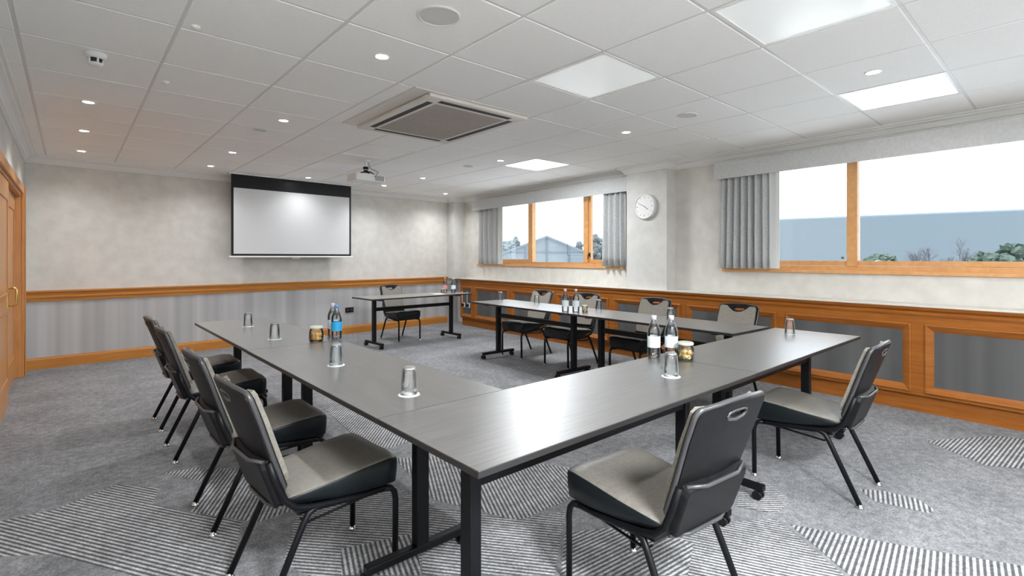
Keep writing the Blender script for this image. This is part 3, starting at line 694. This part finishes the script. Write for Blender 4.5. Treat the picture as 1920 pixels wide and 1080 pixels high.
def make_chair():
    t_ = thing('conference_chair', '', 'chair', (0,0,0), 0, None)
    # seat: lofted cushion, thick at the front edge, thinner behind
    secs = [  # y, half width, bottom, top
      (.285,.196,.362,.440),(.280,.212,.350,.460),(.268,.224,.346,.471),(.225,.230,.347,.475),(.12,.229,.352,.467),(0,.223,.364,.453),(-.10,.214,.380,.443),(-.165,.205,.390,.436),(-.182,.195,.400,.428)]
    mb = MB(); rings = []
    for y, hw, b_, tp in secs:
        e = .020; ring = [(-hw+.03,b_),(-hw+.012,b_+.010),(-hw+.002,(b_+tp)/2),(-hw,tp-e*.7),(-hw+.004,tp-.007),(-hw+e,tp-.001),(-hw*.6,tp+.004),(0,tp+.001),(hw*.6,tp+.004),(hw-e,tp-.001),(hw-.004,tp-.007),(hw,tp-e*.7),(hw-.002,(b_+tp)/2),(hw-.012,b_+.010),(hw-.03,b_)]
        rings.append([(x, y, z) for x, z in ring])
    K = len(rings[0]); vs = [p for r in rings for p in r]
    fs = []; top = []
    for i in range(len(rings)-1):
        for k in range(K):
            q = (i*K+k, (i+1)*K+k, (i+1)*K+(k+1) % K, i*K+(k+1) % K)
            (top if 4 <= k <= 9 and i >= 2 else fs).append(q)
    mb.add(vs, fs, 0, smooth=True); mb.add(vs, top, 1, smooth=True)
    mb.add(rings[0], [tuple(range(K))], 0, smooth=True); mb.add(rings[-1], [tuple(range(K))[::-1]], 0, smooth=True)
    mb.build('seat', [M['vinyl_side'], M['vinyl']], t_)
    a = MB(); a.box(-.185, .185, -.14, .24, .340, .366); a.build('seat_pan', M['black_plastic'], t_, bevel=.006)
    # back shell with a grip slot near the top
    H_ = .437; hw0, hw1 = .195, .213
    outer = [(-hw0+.02,0),(0,-.004),(hw0-.02,0),(hw0,.02),(hw0+.006,.15),(hw1,.30)] + arc(hw1-.035, H_-.050, .035, 0, PI*.42, 5) + \
            [(.11,H_-.006),(.06,H_+.001),(0,H_+.003),(-.06,H_+.001),(-.11,H_-.006)] + arc(-hw1+.035, H_-.050, .035, PI*.58, PI, 5) + [(-hw1,.30),(-hw0-.006,.15),(-hw0,.02)]
    slot = [(-.062,H_-.052),(-.045,H_-.064),(0,H_-.070),(.045,H_-.064),(.062,H_-.052),(.055,H_-.038),(.03,H_-.032),(0,H_-.031),(-.03,H_-.032),(-.055,H_-.038)]
    sh = fill_plate(outer, slot, backmap, -.014, .012).build('backrest', M['shell'], t_, bevel=.004)
    # grey rim around the shell edge
    rim = MB(); loop = [backmap(u, v, -.001) for u, v in outer]+[backmap(*outer[0], -.001)]
    rim.tube(loop, .0095, 8, caps=False); rim.build('rim', M['shell_rim'], t_)
    rs = MB(); rs.tube([backmap(u, v, -.012) for u, v in slot]+[backmap(*slot[0], -.012)], .0055, 6, caps=False); rs.build('grip', M['shell_rim'], t_)
    # upholstered front pad with scooped top
    pad = [(-hw0+.022,.03),(0,.026),(hw0-.022,.03),(hw0-.012,.06),(hw1-.016,.28),(hw1-.020,H_-.045),(hw1-.035,H_-.028),(.125,H_-.030),(.085,H_-.062),(.045,H_-.084),(0,H_-.090),(-.045,H_-.084),(-.085,H_-.062),(-.125,H_-.030),(-hw1+.035,H_-.028),(-hw1+.020,H_-.045),(-hw1+.016,.28),(-hw0+.012,.06)]
    fill_plate(pad, None, backmap, .010, .034).build('back_pad', M['fabric_back'], t_, bevel=.008)
    # lower flex housing on the rear
    low = [(-.178,-.055),(.178,-.055),(.196,-.03),(.200,.125),(.188,.150),(-.188,.150),(-.200,.125),(-.196,-.03)]
    lb_ = MB(); n = len(low)
    vs = [backmap(u, v, -.014) for u, v in low]+[backmap(u*.96, v*.94+.002, -.050) for u, v in low]
    lb_.add(vs, [tuple(range(n)), tuple(range(n, 2*n))[::-1]]+[(i, (i+1) % n, n+(i+1) % n, n+i) for i in range(n)])
    lb_.build('rear_housing', M['shell'], t_, bevel=.008)
    for vv in (.146, -.052):
        e = MB(); e.tube([backmap(-.185, vv, -.030), backmap(-.10, vv+.004, -.046), backmap(.10, vv+.004, -.046), backmap(.185, vv, -.030)], .007, 8); e.build('housing_edge', M['shell_rim'], t_)
    # side frames (rails carrying the seat, turning up into the back)
    for s_ in (-1, 1):
        x = s_*.205
        r = MB(); r.tube([(x*.98,.235,.334),(x,.12,.342),(x,0,.354),(x,-.10,.368),(x,-.155,.385),(x*.98,-.195,.425),(x*.97,-.225,.50),(x*.96,-.250,.58)], .0135, 10); r.build('side_frame', M['black_metal'], t_)
        lg = MB(); lg.tube([(x*.98,.215,.335),(x*1.0,.250,.331),(x*1.01,.268,.310),(x*1.02,.273,.275),(x*1.03,.270,.015)], .0135, 10); lo = lg.build('leg', M['black_metal'], t_)
        gd = MB(); gd.lathe([(.013,.018),(.013,.010),(.020,.006),(.020,.0)], 12, c=(x*1.03,.270,0)); gd.build('glide', M['chrome'], lo)
        lg = MB(); lg.tube([(x,-.02,.356),(x,-.075,.362),(x*1.01,-.108,.348),(x*1.03,-.130,.315),(x*1.06,-.273,.015)], .0135, 10); lo = lg.build('leg', M['black_metal'], t_)
        gd = MB(); gd.lathe([(.013,.020),(.013,.010),(.020,.006),(.020,.0)], 12, c=(x*1.06,-.274,0)); gd.build('glide', M['chrome'], lo)
        gl = MB(); gl.tube([(x*.90,.235,.328),(x*.90,.10,.320),(x*.90,-.10,.305),(x*.90,-.13,.33)], .0055, 6); gl.build('link_bar', M['black_metal'], t_)
    c = MB(); c.tube([(-.20,.20,.336),(.20,.20,.336)], .011, 8); c.tube([(-.20,-.09,.362),(.20,-.09,.362)], .011, 8); c.build('cross_bar', M['black_metal'], t_)
    t_.scale = (.92,1,1)
    return t_
ch = make_chair()
PH = PI/2
chairs = [
 (1.70,1.10,-.10,'black conference chair in the foreground, at the nearest table, seen from behind','chairs on the near side of the U'),
 (3.34,1.06,.02,'black conference chair at the right end of the front row, by the panelling','chairs on the near side of the U'),
 (.785,2.16,-PH+.06,'black conference chair nearest the camera on the left row','chairs along the left side'),
 (.785,2.955,-PH+.02,'black conference chair second from the camera on the left row','chairs along the left side'),
 (.785,4.08,-PH,'black conference chair third from the camera on the left row','chairs along the left side'),
 (.795,4.85,-PH,'black conference chair farthest along the left row, toward the back wall','chairs along the left side'),
 (4.70,2.28,PH-.03,'window side chair nearest the camera, its taupe back above the table','chairs along the window side'),
 (4.70,3.22,PH,'window side chair second from the camera, behind the two tall bottles','chairs along the window side'),
 (4.70,4.22,PH,'window side chair third from the camera, behind the paired bottles','chairs along the window side'),
 (4.70,5.035,PH,'window side chair farthest from the camera','chairs along the window side'),
 (4.045,7.34,PI+.04,'lone chair facing the camera behind the separate table at the back wall','chair at the back wall')]
for k, (x, y, rz, lb, gp) in enumerate(chairs):
    o = ch if k == 0 else dup(ch); o.location = (x,y,0); o.rotation_euler = (0,0,rz); o['label'] = lb; o['group'] = gp

# ------------------------------------------------------------------ table ware
def coaster_at(x, y, label):
    a = MB(); a.lathe([(.046,0),(.046,.0015)], 28); o = a.build('paper_coaster', M['paper_white'], loc=(x,y,TZ)); return tag(o, label, 'coaster', 'round white paper coasters')
def make_glass():
    t_ = thing('tumbler', '', 'glass', (0,0,0), 0, 'upturned drinking glasses')
    a = MB(); h = .118
    a.lathe([(.036,0),(.0355,.02),(.034,.06),(.031,.10),(.028,h-.006),(.024,h),(.004,h)], 24, cap0=False, cap1=True)
    a.lathe([(.004,h-.012),(.026,h-.013),(.029,.095),(.032,.06),(.0335,.02),(.034,0)], 24, cap0=True, cap1=False)
    a.build('glass_body', M['glass'], t_)
    a = MB(); a.lathe([(.0338,0),(.0362,0),(.0362,.003),(.0338,.003)], 24, cap0=False, cap1=False); a.build('rim', M['glass_rim'], t_)
    a = MB(); a.lathe([(.022,h-.010),(.0255,h-.008),(.026,h-.004),(.022,h-.003)], 24); a.build('base', M['glass_rim'], t_)
    return t_
def make_bottle():
    t_ = thing('water_bottle', '', 'bottle', (0,0,0), 0, 'water bottles')
    a = MB(); a.lathe([(.034,0),(.037,.006),(.037,.150),(.035,.168),(.024,.196),(.0145,.212),(.0135,.232)], 24, cap1=False); a.build('bottle_body', M['glass'], t_)
    a = MB(); a.lathe([(.030,.004),(.0335,.008),(.0335,.15),(.022,.19),(.004,.192)], 20); a.build('water', M['water'], t_)
    a = MB(); a.lathe([(.0376,.062),(.0376,.128)], 24, cap0=False, cap1=False); a.build('label', M['label_white'], t_)
    a = MB(); a.lathe([(.0155,.222),(.0155,.246),(.013,.248)], 16, cap0=True); a.build('cap', M['cap_silver'], t_)
    return t_
M['water'] = glass('water', (.95,.97,.98), .8)
def make_jar(name='sweet_jar'):
    t_ = thing(name, '', 'jar', (0,0,0), 0, 'jars of sweets')
    a = MB(); a.lathe([(.040,0),(.047,.008),(.049,.03),(.047,.072),(.042,.084),(.043,.096)], 24, cap1=False); a.build('jar_body', M['sweet_glass'], t_)
    rnd = random.Random(4); sw = MB()
    for k in range(34):
        r = .034*math.sqrt(rnd.random()); an = rnd.uniform(0, 2*PI); z = .014+.05*rnd.random()*(1-.2*r/.034)
        cx_, cy_ = r*math.cos(an), r*math.sin(an); q = .0105
        sw.lathe([(.001,-q*.8),(q*.7,-q*.6),(q,0),(q*.7,q*.6),(.001,q*.8)], 8, c=(cx_,cy_,z))
    sw.build('sweets', M['sweet_orange'], t_)['kind'] = 'stuff'
    a = MB(); a.lathe([(.044,.092),(.045,.094),(.045,.104),(.040,.108)], 24, cap0=True); a.build('lid', M['lid'], t_)
    return t_
M['lid'] = mat('clear_lid', (.72,.76,.62), .25, trans=.3)
gl0 = make_glass(); bt0 = make_bottle(); jr0 = make_jar()
glasses = [(1.145,4.713,1,'upturned tumbler farthest down the left row of tables','white coaster under the farthest glass of the left row'),
 (1.110,3.849,1,'upturned tumbler on the left row, second from the far end','white coaster under the second glass from the far end of the left row'),
 (1.093,2.696,1,'upturned tumbler just in front of the blue labelled bottle','white coaster in front of the blue labelled bottle'),
 (1.095,1.913,1,'large looking upturned tumbler nearest the camera on the left row','white coaster under the glass nearest the camera on the left row'),
 (2.234,1.347,1,'upturned tumbler in front of the sweet jar on the front table','white coaster in front of the two white labelled bottles'),
 (4.168,1.493,0,'upturned tumbler alone on the glossy right end table',''),
 (4.432,5.416-.14,0,'tumbler at the far left tip of the window row',''),
 (4.50,4.731-.1,0,'tumbler left of the window side chair backs',''),
 (4.47,3.60,0,'tumbler to the right of the paired bottles on the window row',''),
 (4.246,2.566,0,'tumbler standing behind the two tall bottles, on the window row','')]
for k, (x, y, c_, lb, lc) in enumerate(glasses):
    o = gl0 if k == 0 else dup(gl0); o.location = (x,y,TZ+(.0015 if c_ else 0)); o['label'] = lb
    if c_: coaster_at(x, y, lc)
bottles = [(1.447,3.56,'blue','blue labelled water bottle beside the orange sweet jar'),(1.475,3.70,'white','pale water bottle standing behind the blue labelled bottle'),
 (2.588,1.673,'white','tall white labelled bottle, left of the pair on the front table'),(2.665,1.605,'white','tall white labelled bottle, right of the pair on the front table'),
 (4.017,3.691,'white','white labelled bottle, left of the pair on the window row'),(4.085,3.60,'white','white labelled bottle, right of the pair on the window row'),
 (4.80,6.93,'white','clear bottle at the right end of the separate far table'),(4.72,7.06,'pink','pink topped bottle at the back of the separate far table')]
for k, (x, y, c_, lb) in enumerate(bottles):
    o = bt0 if k == 0 else dup(bt0)
    o.location = (x,y,TZ); o['label'] = lb; o['group'] = 'water bottles'
for o in [x for x in bpy.data.objects if x.name.startswith('water_bottle')]:
    c_ = 'blue' if 'blue labelled water' in o['label'] else ('pink' if 'pink' in o['label'] else None)
    if c_:
        for k in [x for x in bpy.data.objects if x.parent == o]:
            base = k.name.split('.')[0]
            if base in ('label', 'cap'):
                k.data = k.data.copy(); k.data.materials[0] = M['pink'] if c_ == 'pink' else M['label_blue' if base == 'label' else 'cap']
jars = [(1.301,3.558,'orange','sweet jar with orange sweets beside the blue labelled bottle'),(2.640,1.50,'mixed','sweet jar with mixed sweets beside the white labelled bottles'),
 (4.16,3.54,'mixed','small sweet jar beside the paired bottles on the window row'),(4.62,6.98,'mixed','small jar on the separate table at the back wall')]
for k, (x, y, c_, lb) in enumerate(jars):
    o = jr0 if k == 0 else dup(jr0)
    o.location = (x,y,TZ); o['label'] = lb
    if k >= 2: o.scale = (.62,.62,.7)
    if c_ == 'mixed':
        for q in [z for z in bpy.data.objects if z.parent == o and z.name.startswith('sweets')]:
            q.data = q.data.copy(); q.data.materials[0] = M['sweet_mixed']
a = MB(); a.box(-.10, .10, -.07, .07, 0, .004); a.box(-.085, .085, -.055, .055, .004, .0045)
tag(a.build('notepad', M['paper_white'], loc=(4.45,6.86,TZ), bevel=.001), 'white notepad lying on the separate table at the back wall', 'notepad')

# ------------------------------------------------------------------ outside
GZ = -1.2
mb = MB(); mb.box(-60, 160, -80, 110, GZ-.2, GZ); struct(mb.build('ground', M['ground']))
# big pale cladding building facing the right window
def seg_box(mb, p, q, depth, z0, z1, mi=0):
    p, q = Vector(p), Vector(q); d = (q-p).normalized(); n = Vector((d.y, -d.x))*depth
    c = [p, q, q+n, p+n]; vs = [(v.x, v.y, z) for z in (z0, z1) for v in c]
    mb.add(vs, [(0,1,2,3),(4,5,6,7),(0,1,5,4),(1,2,6,5),(2,3,7,6),(3,0,4,7)], mi)
t_ = thing('warehouse', 'long pale blue clad building filling the view outside the large right window', 'building', (0,0,0))
A_ = (47.9, 16.9); B_ = (51.3, 2.8); C_ = (57.5, -22)
s_ = .7219
def ray(px, d): r = (px-960)/942.4*d; return (d*math.sin(s_)+r*math.cos(s_), d*math.cos(s_)-r*math.sin(s_))
P1, P2 = Vector(ray(1405, 46.5)), Vector(ray(1920, 36)); P3 = P2+(P2-P1)*.8
mb = MB(); seg_box(mb, P3, P1, 3, GZ, 4.68); mb.build('wall', M['ext_wall'], t_)
mb = MB(); seg_box(mb, P3, P1, 3, 4.681, 4.80); mb.build('parapet', M['ext_light'], t_)
# gabled hall outside the far window
t_ = thing('gabled_hall', 'pale blue hall with shallow gable roof outside the far window', 'building', (0,0,0))
Ga, Gb, Gc = Vector(ray(930, 40)), Vector(ray(1025, 40)), Vector(ray(1102, 40))
def gz(py, d=40): return 1.33-(py-482.5)*d/942.4
dirn = (Gc-Ga).normalized(); nb = Vector((-dirn.y, dirn.x))
if nb.dot(Vector((math.sin(s_), math.cos(s_)))) < 0: nb = -nb
def G3(p, z, back=0): q = p+nb*back; return (q.x, q.y, z)
prof_ = [(Ga, GZ), (Gc, GZ), (Gc, gz(477)), (Gb, gz(445)), (Ga, gz(481))]
mb = MB(); vs = [G3(p, z) for p, z in prof_]+[G3(p, z, 18) for p, z in prof_]; mb.add(vs, [(0,1,2,3,4),(9,8,7,6,5)]+[(i,(i+1) % 5,5+(i+1) % 5,5+i) for i in range(5)]); mb.build('wall', M['ext_light'], t_)
for (p, z0_, q, z1_) in ((Ga, gz(481), Gb, gz(445)), (Gb, gz(445), Gc, gz(477))):
    ex = (q-p)*.06; a_, b_ = (p-ex, q) if p is Ga else (p, q+ex); dz = (z1_-z0_)*.06
    za, zb_ = (z0_-dz, z1_) if p is Ga else (z0_, z1_+dz)
    mb = MB(); vs = [G3(a_, za, -.3), G3(b_, zb_, -.3), G3(b_, zb_+.14, -.3), G3(a_, za+.14, -.3)]+[G3(a_, za, 18.3), G3(b_, zb_, 18.3), G3(b_, zb_+.14, 18.3), G3(a_, za+.14, 18.3)]
    mb.add(vs, [(0,1,2,3),(7,6,5,4),(0,4,5,1),(1,5,6,2),(2,6,7,3),(3,7,4,0)]); mb.build('roof_slope', M['ext_roof'], t_)
mb = MB()
for px in (985, 1025, 1067):
    p = Vector(ray(px, 40)); mb.box(-.05, .05, -.05, .05, GZ, gz({985:464,1025:446,1067:463}[px]), 0, lambda x, y, z, p=p: (p.x+x-nb.x*.05, p.y+y-nb.y*.05, z))
mb.build('frame_posts', M['ext_roof'], t_)
mb = MB(); vs = [G3(Ga, gz(475), -.06), G3(Gc, gz(475), -.06), G3(Gc, gz(473.5), -.06), G3(Ga, gz(473.5), -.06), G3(Ga, gz(475), -.01), G3(Gc, gz(475), -.01), G3(Gc, gz(473.5), -.01), G3(Ga, gz(473.5), -.01)]
mb.add(vs, [(0,1,2,3),(7,6,5,4),(0,4,5,1),(1,5,6,2),(2,6,7,3),(3,7,4,0)]); mb.build('cross_rail', M['ext_roof'], t_)
# small blue pitched roof near the right window
t_ = thing('low_blue_shed', 'low building with blue sloping roof outside the right window', 'building', (0,0,0))
q0, q1, qm = Vector(ray(1600, 21)), Vector(ray(1760, 20)), Vector(ray(1650, 20.5))
mb = MB(); h0, h1 = 1.33-.75*21/22, 1.33-.12
vs = []
for p, z in ((q0, .95), (qm, 1.20), (q1, .92), (q1, GZ), (q0, GZ)): vs.append((p.x, p.y, z))
vs += [(x+2.2, y+.6, z) for x, y, z in vs[:5]]
mb.add(vs, [(0,1,2,3,4),(9,8,7,6,5),(0,5,6,1),(1,6,7,2),(2,7,8,3),(3,8,9,4),(4,9,5,0)]); mb.build('body', M['ext_blue'], t_)
# hedges: clumps of leafy displaced spheres
def blob_tree(name, label, px, d, w, h0, h1, m, group, n=60, seed=1, cat='bush', cone=False):
    rnd = random.Random(seed); bm = bmesh.new()
    c = Vector(ray(px, d)); 
    for k in range(n):
        tt = rnd.random(); z = h0+(h1-h0)*tt; sc = (1-tt)*.9+.08 if cone else math.sqrt(max(.05, 1-(tt*1.0)**2))
        x = c.x+rnd.uniform(-1,1)*w*.5*sc; y = c.y+rnd.uniform(-1,1)*w*.5*sc; r = w*(.09 if cone else .10)*rnd.uniform(.6,1.2)
        res = bmesh.ops.create_icosphere(bm, subdivisions=2, radius=r, matrix=Matrix.Translation((x,y,z)))
        for v in res['verts']: v.co += Vector((rnd.uniform(-1,1), rnd.uniform(-1,1), rnd.uniform(-1,1)))*r*.28
    me = bpy.data.meshes.new('foliage'); bm.to_mesh(me); bm.free(); me.materials.append(m)
    t_ = thing(name, label, cat, (c.x,c.y,GZ), 0, group)
    for v in me.vertices: v.co -= Vector((c.x,c.y,GZ))
    f = bpy.data.objects.new('foliage', me); COL.objects.link(f); f.parent = t_
    tk = MB(); tk.tube([(0,0,0),(0,0,(h0+h1)/2-GZ)], [w*.05, w*.02], 8); tk.build('trunk', M['bark'], t_)
    return t_
Z_ = lambda py, d: 1.33-(py-482.5)*d/942.4
blob_tree('green_bush', 'green bush just right of the window mullion, above the sill', 1655, 29, 2.6, GZ+.6, Z_(482,29), M['leaf'], 'green bushes outside', 90, 2)
blob_tree('green_bush', 'small green bush just left of the window mullion', 1580, 24.5, 1.0, GZ+.6, Z_(481,24.5), M['leaf'], 'green bushes outside', 24, 6)
blob_tree('green_bush', 'dark green hedge clump at the right edge of the photo', 1905, 24, 2.6, GZ+.4, Z_(466,24), M['leaf'], 'green bushes outside', 100, 3)
blob_tree('green_bush', 'green hedge clump left of the one at the right edge', 1845, 28, 2.0, GZ+.4, Z_(476,28), M['leaf'], 'green bushes outside', 90, 4)
for k, (px, d, w, tp, cn, lb) in enumerate([(952,86,6.0,456,0,'dark tree at the left of the far window beside the curtain'),(968,78,3.4,446,1,'pointed conifer in the left pane of the far window'),(1086,78,3.6,456,1,'faint conifer behind the right slope of the gabled hall'),(1116,66,3.8,440,1,'dark conifer behind the far window right mullion'),(1140,88,6.4,450,0,'rounded dark tree near the right curtain of the far window')]):
    blob_tree('conifer' if cn else 'round_tree', lb, px, d, w, GZ+1, Z_(tp,d), M['conifer'], 'dark trees outside the far window', 80, 20+k, 'tree', bool(cn))
# bare winter trees
def bare_tree(px, d, h, label, seed):
    rnd = random.Random(seed); c = ray(px, d); t_ = thing('bare_tree', label, 'tree', (c[0],c[1],GZ), 0, 'bare winter trees outside the right window')
    tr = MB(); br = MB()
    def grow(p, dr, l, r, lev):
        q = p+dr*l; (tr if lev == 0 else br).tube([p, (p+q)/2+Vector((rnd.uniform(-.04,.04),rnd.uniform(-.04,.04),0))*l, q], [r, r*.8, r*.6], 5)
        if lev >= 5: return
        for k in range(3 if lev else 5):
            a = dr+Vector((rnd.uniform(-1,1), rnd.uniform(-1,1), rnd.uniform(-.2,.7)))*.8; grow(p+dr*l*rnd.uniform(.55,1), a.normalized(), l*rnd.uniform(.58,.78), r*.60, lev+1)
    grow(Vector((0,0,0)), Vector((0,0,1)), h*.34, h*.017, 0)
    tr.build('trunk', M['bark'], t_); b_ = br.build('branches', M['bark'], t_, recalc=False); return t_
for k, (px, d, tp, lb) in enumerate([(1712,30,462,'leftmost small bare tree outside the right window'),(1745,31,450,'bare tree second from the left outside the right window'),(1790,30,441,'tallest bare tree, in the middle of the bare row outside'),(1832,32,452,'bare tree just right of the tallest one outside'),(1893,33,446,'rightmost bare tree above the hedge at the photo edge')]):
    bare_tree(px, d, Z_(tp,d)-GZ+.1, lb, 40+k)

# ------------------------------------------------------------------ light
w = bpy.data.worlds.new('sky'); bpy.context.scene.world = w; w.use_nodes = True; t = w.node_tree
bg = t.nodes['Background']; tc = N(t, 'ShaderNodeTexCoord'); sx = N(t, 'ShaderNodeSeparateXYZ'); r = ramp(t, [(.0, (.90,.94,.97)), (.25, (.84,.90,.96)), (1.0, (.78,.85,.94))])
t.links.new(tc.outputs['Generated'], sx.inputs[0]); t.links.new(sx.outputs['Z'], r.inputs[0]); t.links.new(r.outputs[0], bg.inputs[0])
bg.inputs[1].default_value = 1.2
sd = bpy.data.lights.new('sun', 'SUN'); sd.energy = 5.0; sd.angle = .35; sd.color = (.95,.98,1)
so_ = bpy.data.objects.new('sun', sd); COL.objects.link(so_); so_.rotation_euler = (math.radians(6), 0, math.radians(-80))
for (i,j), k in PANELS.items():
    if k != 'on' or (i,j) == (6,-1): continue
    ld = bpy.data.lights.new('panel_lamp', 'AREA'); ld.shape = 'SQUARE'; ld.size = .58; ld.energy = {(3,-5):14, (6,-5):1, (0,-4):76, (6,5):11}[(i,j)]; ld.color = (.93,.97,1)  # lamps behind the camera are added fill, the far panel is real
    lo = bpy.data.objects.new('panel_lamp', ld); COL.objects.link(lo); lo.location = (GX0+(i+.5)*GP, GY0+(j+.5)*GP*.996, CEIL-.004)
sc = bpy.context.scene
sc.view_settings.view_transform = 'Standard'; sc.view_settings.look = 'None'; sc.view_settings.gamma = 1; sc.view_settings.use_curve_mapping = False
sc.view_settings.exposure = 2.0
sc.cycles.max_bounces = 10; sc.cycles.diffuse_bounces = 6; sc.cycles.transparent_max_bounces = 24
sc.cycles.caustics_reflective = False; sc.cycles.caustics_refractive = False
